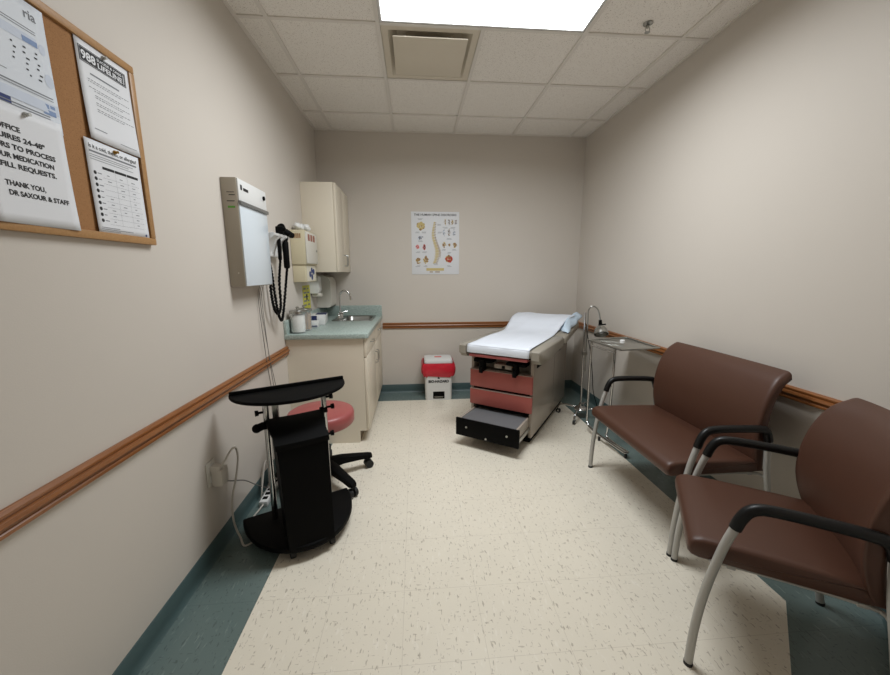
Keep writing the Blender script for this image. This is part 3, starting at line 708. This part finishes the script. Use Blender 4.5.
# ---------------------------------------------------------------- exam table
A = .608
t = thing('exam_table', 'rose and taupe medical exam table with open black step drawer', 'exam table', (.661, 2.762, 0), -A)
b = MB(); b.box(-.24, .24, .06, 1.12, 0, .062); b.build('plinth', M['black_soft'], t)
b = MB()
b.box(-.262, -.238, .02, 1.161, .058, .70, .002); b.box(.238, .262, .02, 1.161, .058, .70, .002)
b.box(-.238, .238, 1.139, 1.160, .058, .70); b.box(-.238, .238, .12, 1.139, .06, .07); b.box(-.238, .238, .12, 1.139, .68, .70)
b.build('body', M['taupe_panel'], t)
for s in (-1, 1):
    b = MB(); b.box(s * .2623 - .0006, s * .2623 + .0006, .66, .664, .06, .69); b.build('panel_seam', M['laminate_dark'], t)
b = MB(); b.box(-.237, .237, .11, .13, .245, .68); b.box(-.237, .237, .025, .12, .56, .566); b.build('recess_panel', M['taupe_vinyl'], t)
b = MB(); b.box(-.237, .237, .09, .10, .07, .256); b.build('drawer_cavity', M['black_soft'], t)
b = MB(); b.box(-.237, .237, .022, .11, .399, .414); b.box(-.237, .237, .022, .11, .245, .262); b.build('gap_strip', M['black_soft'], t)
for z0, z1 in ((.416, .562), (.263, .397)):
    b = MB(); b.box(-.263, .263, -.001, .021, z0, z1, .003); dr = b.build('drawer_front', M['rose_panel'], t)
    b = MB(); b.box(-.262, .262, -.0025, .004, z1 - .004, z1 + .0006); b.build('edge_trim', M['taupe_panel'], dr)
dr_m = MB(); dr_m.box(-.257, .257, -.262, -.243, .087, .228, .004); st = dr_m.build('step_drawer', M['black'], t)
b = MB(); b.box(-.222, .222, -.243, .09, .205, .219, .002)
b.build('step_tread', M['step_grey'], st)
for s in (-1, 1):
    b = MB(); b.box(s * .232 - .008, s * .232 + .008, -.243, .088, .10, .224, .002); b.build('drawer_side', M['taupe_panel'], st)
    b = MB(); b.box(s * .244 - .004, s * .244 + .004, -.242, .088, .12, .145); b.build('slide_rail', M['steel'], st)
for sx, sz in ((-.165, .165), (.0, .105), (.165, .165)):
    b = MB(); b.cyl((sx, -.262, sz), (sx, -.266, sz), .008, seg=12); b.build('screw', M['steel'], st)
# stirrups folded in the front recess
for s, x0 in ((-1, -.15), (1, .13)):
    b = MB()
    b.box(x0 - .085, x0 + .075, .0, .10, .622, .648, .006); b.box(x0 - .022, x0 + .018, -.03, .03, .555, .65, .006); b.box(x0 - .018, x0 + .014, -.042, -.028, .545, .60, .004)
    b.build('stirrup', M['black'], t)
b = MB(); b.box(-.06, .085, .02, .11, .585, .62, .004); b.build('slide_housing', M['taupe_panel'], t)
b = MB(); b.box(.005, .03, .017, .03, .588, .612); b.build('slide_latch', M['black'], t)
b = MB(); b.box(-.24, .238, -.078, .1, .682, .708, .008); b.build('pull_out_tray', M['pink'], t)
b = MB(); b.box(-.262, .262, -.05, 1.10, .700, .714, .002); b.build('top_board', M['black_soft'], t)
b = MB(); b.box(-.268, .268, -.075, .67, .714, .772, .016, seg=3); b.build('seat_cushion', M['taupe_vinyl'], t)
for s in (-1, 1):
    b = MB()
    prof = [(-.055, .69), (-.078, .705), (-.078, .765), (-.06, .778), (.66, .776), (.675, .765), (.66, .70), (.20, .665), (-.04, .672)]
    b.loft([[(s * x, v + (.014 if x in (.262, .336) else 0) * (1 if v < .3 else -1), z + (-.010 if x == .336 and z > .75 else 0)) for v, z in prof] for x in (.262, .268, .325, .336)])
    b.build('side_bolster', M['taupe_vinyl'], t, ang=.9)
    b = MB(); b.cyl((s * .262, .68, .665), (s * .302, .68, .665), .022, .018, 16); b.build('release_knob', M['black'], t)
    b = MB(); b.box(s * .262 - .004, s * .262 + .004, .10, .22, .605, .64, .003); b.build('side_slot', M['black'], t)
# back section
inc = math.atan2(.075, .60)
xf = Matrix.Translation((0, .675, .772)) @ Matrix.Rotation(inc, 4, 'X')
b = MB(); b.box(-.315, .350, .004, .600, -.075, 0, .022, seg=3, xf=xf); b.build('back_cushion', M['taupe_vinyl'], t)
b = MB(); b.box(-.25, .25, .03, .50, -.086, -.068, .003, xf=xf); b.build('back_board', M['black_soft'], t)

# pillow with its cover, then the paper over everything: both lie on the table
def backz(v): return .772 + max(0, v - .675) * .075 / .60
t2 = thing('pillow', 'pale blue covered pillow at the head of the exam table', 'pillow', (.661, 2.762, 0), -A)
b = MB(); rings = []
for k in range(13):
    f = k / 12; v = .86 + f * .36; th = .075 * (math.sin(PI * min(1, max(0, f)))) ** .5 if 0 < f < 1 else .004
    ring_ = []
    hw = .285 + .02 * math.sin(PI * f)
    for j in range(24):
        a = 2 * PI * j / 24; c, s = math.cos(a), math.sin(a)
        ring_.append((hw * math.copysign(abs(c) ** .7, c) + .012, v, backz(v) + .003 + th * .5 + th * .5 * math.copysign(abs(s) ** .8, s)))
    rings.append(ring_)
b.loft(rings); b.build('pillow_body', M['pillow_blue'], t2, ang=1.3)
b = MB()
def flap(u, v):
    s = .80 + .46 * v
    top = .010 + .085 * min(1, v * 3.2) ** .7
    return Vector((.285 + .055 * math.sin(u * PI / 2) + .035 * v * v + .008 * math.sin(v * 13) * u, s - .03 * u * (1 - v), backz(s) + .004 + top * (1 - u * (1 - .45 * v * v)) + .003 * math.sin(v * 17 + u * 3)))
b.grid(flap, 6, 14); b.build('cover_corner', M['pillow_blue'], t2, ang=1.3, thick=.0012)

t3 = thing('table_paper', 'white disposable paper strip running down the exam table', 'paper', (.661, 2.762, 0), -A)
path = spline([(-.083, .716, 0), (-.085, .745, 0), (-.080, .772, 0), (-.06, .781, 0), (.1, .782, 0), (.45, .782, 0), (.67, .783, 0), (.78, .797, 0), (.86, .842, 0), (.93, .888, 0), (1.03, .912, 0), (1.14, .918, 0), (1.225, .905, 0), (1.262, .884, 0)], 5)
rr = random.Random(2); ph_ = [rr.uniform(0, 6) for _ in range(6)]
def pap(u, v):
    i = v * (len(path) - 1); k = min(int(i), len(path) - 2); p = path[k].lerp(path[k + 1], i - k)
    wl, wr = -.256 - .02 * max(0, p.x - .9), .250 + .075 * max(0, min(1, (p.x - .78) / .3))
    x = wl + (wr - wl) * u
    dz = .0035 * math.sin(u * 11 + v * 6 + ph_[0]) * math.sin(v * 23 + ph_[1]) + .0022 * math.sin(u * 23 - v * 31 + ph_[2])
    if p.x > .7: dz += .006 * math.sin(u * 8 + ph_[3]) - .02 * (abs(2 * u - 1) ** 6) * (1 if p.x > .86 else 0)
    return Vector((x + .004 * math.sin(v * 9), p.x - (.002 * math.sin(u * 17) if p.y < .77 else 0), p.y + max(-.0005, dz if p.x > -.05 else 0)))
b = MB(); b.grid(pap, 22, len(path) * 2); b.build('paper_strip', M['bed_paper'], t3, ang=1.3, thick=.0008)

# ---------------------------------------------------------------- gooseneck lamp beside the table
lx, ly = 1.528, 3.15
t = thing('exam_lamp', 'chrome gooseneck exam lamp on a wheeled base behind the metal tray', 'lamp', (lx, ly, 0))
b = MB(); b.lathe([(.001, .075), (.055, .075), (.062, .085), (.05, .10), (.02, .115), (.016, .14)]); b.build('hub', M['chrome'], t)
for k in range(4):
    a = math.radians(231 + 90 * k); c, s = math.cos(a), math.sin(a)
    b = MB(); b.tube([(c * .03, s * .03, .09), (c * .12, s * .12, .098), (c * .185, s * .185, .085), (c * .205, s * .205, .055), (c * .207, s * .207, .04)], .009, 10, sm=5); lg = b.build('base_leg', M['chrome'], t)
    b = MB(); b.cyl((c * .207 - s * .010, s * .207 + c * .010, .022), (c * .207 + s * .010, s * .207 - c * .010, .022), .022, seg=18); cs = b.build('caster', M['rubber'], lg)
    b = MB(); b.cyl((c * .207 - s * .011, s * .207 + c * .011, .022), (c * .207 + s * .011, s * .207 - c * .011, .022), .010, seg=12); b.build('caster_hub', M['chrome'], cs)
b = MB(); b.cyl((0, 0, .1), (-.014, .0, .99), .0085, seg=12); b.build('pole', M['chrome'], t)
b = MB(); b.cyl((.012, -.012, .45), (.006, -.012, .99), .006, seg=10); b.box(-.022, .02, -.022, .012, .60, .63, .003); b.build('telescopic_rod', M['steel'], t)
b = MB(); b.tube([(.006, -.012, .95), (.006, -.012, 1.0), (.010, -.015, 1.02), (.028, -.022, 1.040), (.055, -.030, 1.040), (.083, -.038, 1.01), (.100, -.043, .95), (.104, -.045, .915)], .0062, 10, sm=7); b.build('gooseneck', M['steel'], t)
hd0 = Vector((.104, -.045, .912)); dirv = Vector((-.02, -.5, -.86)).normalized()
b = MB(); b.cyl(hd0 + Vector((0, 0, .012)), hd0 + Vector((.004, -.004, -.045)), .013, .017, 16); sk = b.build('socket', M['black'], t)
b = MB(); b.tube([hd0 + Vector((.012, 0, -.03)), hd0 + Vector((.035, -.004, -.028)), hd0 + Vector((.052, -.006, -.026))], .006, 8); b.build('switch', M['black'], sk)
c0 = hd0 + Vector((.003, -.004, -.04)); dd = Vector((-.12, -.55, -.8)).normalized()
uu = dd.cross(Vector((0, 1, 0))).normalized(); vv = dd.cross(uu)
b = MB(); prof = [(.018, 0), (.035, .012), (.05, .035), (.058, .062), (.0605, .085), (.058, .086), (.055, .062), (.046, .037), (.03, .018), (.015, .010)]
b.loft([[c0 + dd * z + uu * (r * math.cos(q * PI / 12)) + vv * (r * math.sin(q * PI / 12)) for q in range(24)] for r, z in prof], cap=False); b.build('lamp_shade', M['steel'], t, ang=.9)
b = MB(); b.ball(c0 + dd * .05, .026); b.build('bulb', M['opal'], t)
b = MB(); b.tube([(-.012, -.004, .90), (.0, -.03, .8), (.035, -.05, .62), (.07, -.04, .42), (.11, 0, .25), (.17, .03, .10), (.2, .06, .03), (.23, .12, .006)], .0035, 8, sm=8); b.build('power_cord', M['black_soft'], t)

# ---------------------------------------------------------------- mayo stand
t = thing('instrument_stand', 'chrome instrument stand with flat metal tray between exam table and brown bench', 'stand', (1.47, 2.65, 0))
def L(x, y, z): return (x - 1.47, y - 2.65, z)
b = MB(); C4 = [(1.385, 2.80), (1.430, 2.405), (1.745, 2.445), (1.752, 2.88)]
tray = [L(x, y, 0)[:2] for x, y in C4]
b.prism(tray[::-1], .797, .803, .001)
for i in range(4):
    p, q = tray[i], tray[(i + 1) % 4]; b.tube([(p[0], p[1], .806), (q[0], q[1], .806)], .006, 8)
b.build('tray', M['steel'], t)
b = MB(); b.tube([L(1.425, 2.82, .795), L(1.432, 2.835, .5), L(1.445, 2.85, .14), L(1.447, 2.84, .075), L(1.452, 2.77, .050), L(1.475, 2.55, .046), L(1.50, 2.37, .046)], .009, 10, sm=7); b.build('frame_tube', M['chrome'], t)
b = MB(); b.tube([L(1.455, 2.52, .795), L(1.462, 2.53, .5), L(1.495, 2.60, .13), L(1.49, 2.61, .07), L(1.500, 2.55, .050), L(1.520, 2.44, .046), L(1.53, 2.37, .046)], .009, 10, sm=7); b.build('frame_tube', M['chrome'], t)
b = MB(); b.tube([L(1.500, 2.37, .046), L(1.515, 2.362, .046), L(1.53, 2.37, .046)], .009, 10); b.tube([L(1.426, 2.82, .755), L(1.456, 2.52, .755)], .007, 8); b.tube([L(1.456, 2.70, .046), L(1.515, 2.46, .046)], .006, 8); b.build('cross_bar', M['chrome'], t)
for x, y in ((1.462, 2.66), (1.515, 2.372)):
    b = MB(); b.lathe([(.008, 0), (.010, .004), (.010, .03), (.006, .04)], L(x, y, 0)); b.build('foot', M['rubber'], t)

t = thing('reflex_wand', 'thin metal rod with white knob lying on the instrument tray', 'instrument', (1.55, 2.60, .8125))
b = MB(); b.tube([(-.13, .08, .006), (-.01, .0, .006)], .005, 8); b.build('rod', M['steel'], t)
b = MB(); b.lathe([(.012, 0), (.018, .004), (.018, .022), (.012, .028)], (0, -.004, 0)); b.build('knob', M['white_plastic'], t)

# ---------------------------------------------------------------- bench and chair
SEAT = [(-.040, .425), (-.036, .445), (-.022, .458), (.005, .465), (.10, .466), (.30, .462), (.415, .458), (.425, .45), (.425, .40), (.40, .394), (.05, .391), (-.005, .390), (-.028, .396), (-.038, .408)]
BF = [(.418, .395), (.404, .46), (.394, .54), (.394, .62), (.402, .70), (.424, .78), (.462, .85), (.512, .888)]
BB = [(.520, .891), (.528, .884), (.523, .872), (.498, .832), (.472, .78), (.454, .70), (.447, .62), (.448, .54), (.452, .46), (.458, .395)]
def shrink(prof, k):
    cx_ = sum(p[0] for p in prof) / len(prof)
    out = []
    n = len(prof)
    for i, p in enumerate(prof):
        a, c = Vector(prof[i - 1]), Vector(prof[(i + 1) % n]); tg = (c - a).normalized(); nr = Vector((-tg.y, tg.x))
        out.append((p[0] + nr.x * k, p[1] + nr.y * k))
    return out
def orient(prof):   # so that positive shrink moves inward
    s = sum(prof[i - 1][0] * prof[i][1] - prof[i][0] * prof[i - 1][1] for i in range(len(prof)))
    return prof if s > 0 else prof[::-1]
def seating(name, label, cat, loc, rz, width):
    """local x across, y from the front feet to the back, z up"""
    t = thing(name, label, cat, loc, rz)
    hw = width / 2; si = hw - .028
    sp = orient(SEAT); b = MB()
    xs = [(-si, .012), (-si + .004, .005), (-si + .012, .001), (-si + .03, 0), (si - .03, 0), (si - .012, .001), (si - .004, .005), (si, .012)]
    b.loft([[(x, d, z) for d, z in shrink(sp, k)] for x, k in xs]); b.build('seat', M['vinyl_brown'], t, ang=.7)
    bp = orient([tuple(p[:2]) for p in spline([(*p, 0) for p in BF], 4)] + [tuple(p[:2]) for p in spline([(*p, 0) for p in BB], 3)]); b = MB(); bw_ = hw - .03
    rings = []
    def top(x):      # rounded top corners
        e = max(0, abs(x) - (bw_ - .028)) / .028
        return .022 * (1 - math.sqrt(max(0, 1 - min(1, e) ** 2)))
    steps = [-bw_ * math.cos(PI * q / 36) for q in range(37)]
    for x in steps:
        e = bw_ - abs(x); k = .014 * (1 - math.sqrt(1 - max(0, 1 - e / .02) ** 2)) if e < .02 else 0
        wrap = (.042 if width < .6 else .012) * abs(x / bw_) ** 2.6
        rings.append([(x * (1 + (.11 if width < .6 else .03) * (math.sin(PI * min(.5, max(0, (z - .395) / .5))) ** .8 - .08 * max(0, (z - .645) / .25) ** 2)), d - wrap * math.sin(PI * min(.5, max(0, (z - .36) / .53))), .395 + (z - .395) * (1 - top(x) / .5)) for d, z in shrink(bp, k)])
    b.loft(rings); b.build('backrest', M['vinyl_brown'], t, ang=.7)
    for s in (-1, 1):
        x = s * hw
        b = MB(); b.tube([(x, 0, .004), (x, .004, .15), (x, .018, .30), (x, .047, .466), (x, .076, .570), (x, .082, .588)], .0135, 14, sm=6); lg = b.build('front_leg', M['frame_grey'], t)
        b = MB(); b.cyl((x, 0, 0), (x, 0, .012), .0145, seg=14); b.build('glide', M['rubber'], lg)
        b = MB(); b.tube([(x, .071, .552), (x, .082, .588), (x, .098, .617), (x, .125, .633), (x, .18, .637), (x, .29, .635), (x, .37, .630), (x, .40, .620), (x, .415, .59), (x, .42, .57)], .0175, 14, sm=6); b.build('armrest', M['arm_black'], t)
        b = MB(); b.tube([(x, .418, .585), (x, .430, .46), (x, .452, .335), (x, .482, .17), (x, .512, .004)], .0135, 14, sm=6); lg = b.build('rear_leg', M['frame_grey'], t)
        b = MB(); b.cyl((x, .512, 0), (x, .512, .012), .0145, seg=14); b.build('glide', M['rubber'], lg)
        b = MB(); b.tube([(x, .036, .41), (x - s * .05, .06, .386), (x - s * .05, .40, .384), (x, .444, .38)], .007, 8, sm=4); b.build('side_rail', M['frame_grey'], t)
    b = MB(); b.box(-hw + .04, hw - .04, .075, .10, .376, .390, .003); b.box(-hw + .04, hw - .04, .385, .41, .376, .391, .003); b.build('cross_rail', M['frame_grey'], t)
    return t
seating('bench', 'wide brown vinyl two-seat bench with black arms along the right wall', 'bench', (1.201, 1.8675, 0), -PI / 2, .813)
dx, dy = .851, -.526
seating('armchair', 'single brown vinyl armchair nearest the viewer, angled beside the wide bench', 'chair', (1.0635, 1.2075, 0), math.atan2(-dx, dy), .523)

# ---------------------------------------------------------------- stool
t = thing('rolling_stool', 'round dusty rose stool on black wheeled base behind the black cart', 'stool', (-.612, 2.275, 0))
b = MB(); b.lathe([(.01, .385), (.17, .385), (.195, .392), (.205, .405), (.205, .455), (.199, .471), (.182, .480), (.10, .484), (.001, .485)], seg=40); b.build('seat', M['pink'], t, ang=.9)
b = MB(); b.lathe([(.034, .10), (.034, .24), (.020, .245), (.020, .37), (.09, .375), (.09, .386)]); b.build('column', M['black'], t)
for k in range(5):
    a = math.radians(27 - 72 * k); c, s = math.cos(a), math.sin(a); px, py = -s, c
    b = MB(); rg = []
    for r, hw, z0, z1 in ((.02, .034, .075, .145), (.12, .030, .088, .138), (.24, .025, .080, .116), (.30, .023, .070, .104), (.322, .017, .072, .098)):
        rg.append([(c * r + px * q * hw, s * r + py * q * hw, z) for q, z in ((-1, z0), (1, z0), (1, z1 - .006), (.6, z1), (-.6, z1), (-1, z1 - .006))])
    b.loft(rg); lg = b.build('base_leg', M['black'], t)
    b = MB(); b.cyl((c * .3, s * .3, .045), (c * .3, s * .3, .08), .008, seg=10)
    for q in (-1, 1): b.cyl((c * .3 + px * q * .006, s * .3 + py * q * .006, .028), (c * .3 + px * q * .027, s * .3 + py * q * .027, .028), .028, seg=18)
    b.build('caster', M['rubber'], lg)

# ---------------------------------------------------------------- black cart
t = thing('laptop_cart', 'black podium style cart with curved top and base near the left wall', 'cart', (-.658, 1.893, 0), math.radians(27))
def dshape(a, bb, n=22, flat=.0): return [(a * math.cos(q), -bb * math.sin(q)) for q in [PI * k / n for k in range(n + 1)]] + [(-a, flat), (a, flat)]
b = MB(); b.prism([(x, y) for x, y in dshape(.275, .35, flat=.03)][::-1], .048, .078, .008); b.build('base', M['black'], t)
for cx_, cy_ in ((-.085, -.285), (.10, -.285), (-.20, -.04), (.20, -.04)):
    b = MB(); b.cyl((cx_, cy_, .03), (cx_, cy_, .05), .012, seg=10); b.cyl((cx_ - .012, cy_ - .004, .024), (cx_ + .012, cy_ - .004, .024), .024, seg=18); b.build('caster', M['rubber'], t)
b = MB()
def pr_(hw, v0, v1, z0, z1): return [(-hw, -v0, z0), (hw, -v0, z0), (hw, -v1, z1), (-hw, -v1, z1)]
b.loft([pr_(.103, .338, .15, .06, .075), pr_(.106, .320, .14, .2, .2), pr_(.112, .285, .10, .48, .48), pr_(.116, .266, .09, .565, .585)]); b.build('front_panel', M['black'], t, ang=.5)
b = MB(); rg = []
for v, z in ((.276, .556), (.272, .570), (.22, .592), (.15, .612), (.07, .625), (.05, .624)):
    hw = .120 + (.014 if v < .2 else .0)
    rg.append([(-hw, -v, z - .012), (0, -v - .006, z - .012), (hw, -v, z - .012), (hw, -v, z), (0, -v - .006, z), (-hw, -v, z)])
b.loft(rg); b.build('shelf_hood', M['black'], t, ang=.5)
for u, v in ((-.128, .055), (.152, .055)):
    b = MB(); b.cyl((u, -v, .07), (u, -v, .742), .0145, seg=16); b.build('post', M['chrome'], t)
b = MB(); b.box(-.098, -.07, -.045, -.02, .60, .742, .003); b.build('lift_column', M['steel'], t)
b = MB(); b.prism([(x, y) for x, y in dshape(.278, .235, flat=.0)][::-1], .742, .760, .006); tp = b.build('desk_top', M['black'], t)
b = MB(); b.box(-.276, .276, -.012, .004, .754, .776, .003); b.build('edge_lip', M['black'], tp)
b = MB(); b.box(-.185, -.06, -.085, -.045, .722, .741, .003); b.build('bracket', M['black'], t)
b = MB(); b.box(.06, .205, -.085, -.045, .720, .741, .004); b.build('bracket', M['chrome'], t)
for u, z, v in ((-.160, .665, .055), (.183, .688, .055), (.187, .632, .06), (.178, .48, .06)):
    s = 1 if u > 0 else -1
    b = MB(); b.cyl((u - s * .02, -v, z), (u, -v, z), .006, seg=10); b.cyl((u, -v, z), (u + s * .016, -v, z), .013, .015, 12); b.build('knob', M['black'], t)
b = MB(); b.tube([(-.11, -.07, .600), (-.15, -.07, .600), (-.172, -.08, .597)], .020, 12); b.ball((-.175, -.08, .597), .022); b.build('side_grip', M['black'], t)
b = MB(); b.tube([(.13, -.06, .620), (.165, -.06, .622)], .018, 12); b.build('side_grip', M['black'], t)

# ---------------------------------------------------------------- outlet, adapter, cables, power strip
t = thing('wall_outlet', 'off white wall outlet with plugs low on the left wall', 'outlet', (XL, 1.635, .355), LW)
b = MB(); b.box(0, .072, -.006, -.0005, 0, .118, .003); b.build('cover_plate', M['offwhite'], t)
for z in (.033, .085):
    b = MB(); b.box(.018, .054, -.008, -.005, z - .016, z + .016, .002); b.build('socket', M['white_plastic'], t)
t = thing('power_adapter', 'bulky beige power adapter plugged into lower wall outlet socket', 'adapter', (XL + .0085, 1.655, .35), LW)
b = MB(); b.box(0, .062, -.05, 0, 0, .082, .006); b.build('adapter_body', M['cord_white'], t)
b = MB(); b.tube([(.05, -.03, .004), (.10, -.034, -.03), (.22, -.04, -.10), (.36, -.03, -.21), (.46, -.035, -.29), (.50, -.04, -.318)], .003, 8, sm=7); b.build('cable', M['cord_grey'], t)
t = thing('power_plug', 'pale plug and looping cable in the upper outlet socket', 'cable', (XL + .0085, 1.67, .44), LW)
b = MB(); b.loft([[(x * k + .0, -y, z * k) for x, z in ((-.015, -.014), (.015, -.014), (.015, .014), (-.015, .014))] for y, k in ((0, 1), (.025, 1.05), (.042, .55))]); b.build('plug', M['cord_white'], t)
b = MB(); b.tube([(0, -.040, 0), (.02, -.06, .035), (.07, -.062, .055), (.125, -.055, .035), (.145, -.05, -.03), (.118, -.045, -.12), (.07, -.04, -.21), (.05, -.045, -.30), (.055, -.052, -.37), (.05, -.07, -.412), (.02, -.10, -.436), (.05, -.14, -.436)], .0048, 8, sm=8); b.build('cable', M['cord_white'], t)

t = thing('power_strip', 'white power strip on the floor against the left wall behind the black cart', 'power strip', (-.905, 2.13, 0), .05)
b = MB(); b.box(-.024, .024, -.13, .13, .0, .036, .006); b.build('strip_body', M['white_plastic'], t)
for k in range(5):
    b = MB(); b.box(-.014, .014, -.105 + k * .045, -.077 + k * .045, .036, .0368); b.build('socket', M['black_soft'], t)
b = MB(); b.box(-.016, .016, .02, .06, .0366, .075, .005); b.build('plug_block', M['black'], t)
b = MB(); b.tube([(0, -.13, .018), (-.01, -.17, .012), (-.02, -.23, .006), (.02, -.27, .006), (.05, -.24, .006)], .0045, 8, sm=8); b.build('cable', M['cord_white'], t)
b = MB(); b.tube([(0, .05, .074), (-.02, .07, .13), (-.045, .06, .17), (-.05, .02, .10), (-.042, -.02, .03), (-.035, .03, .012), (-.035, .10, .05), (-.045, .12, .14), (-.04, .06, .18), (-.03, -.04, .08), (-.036, -.06, .010)], .0036, 8, sm=8); b.build('cable', M['cord_white'], t)
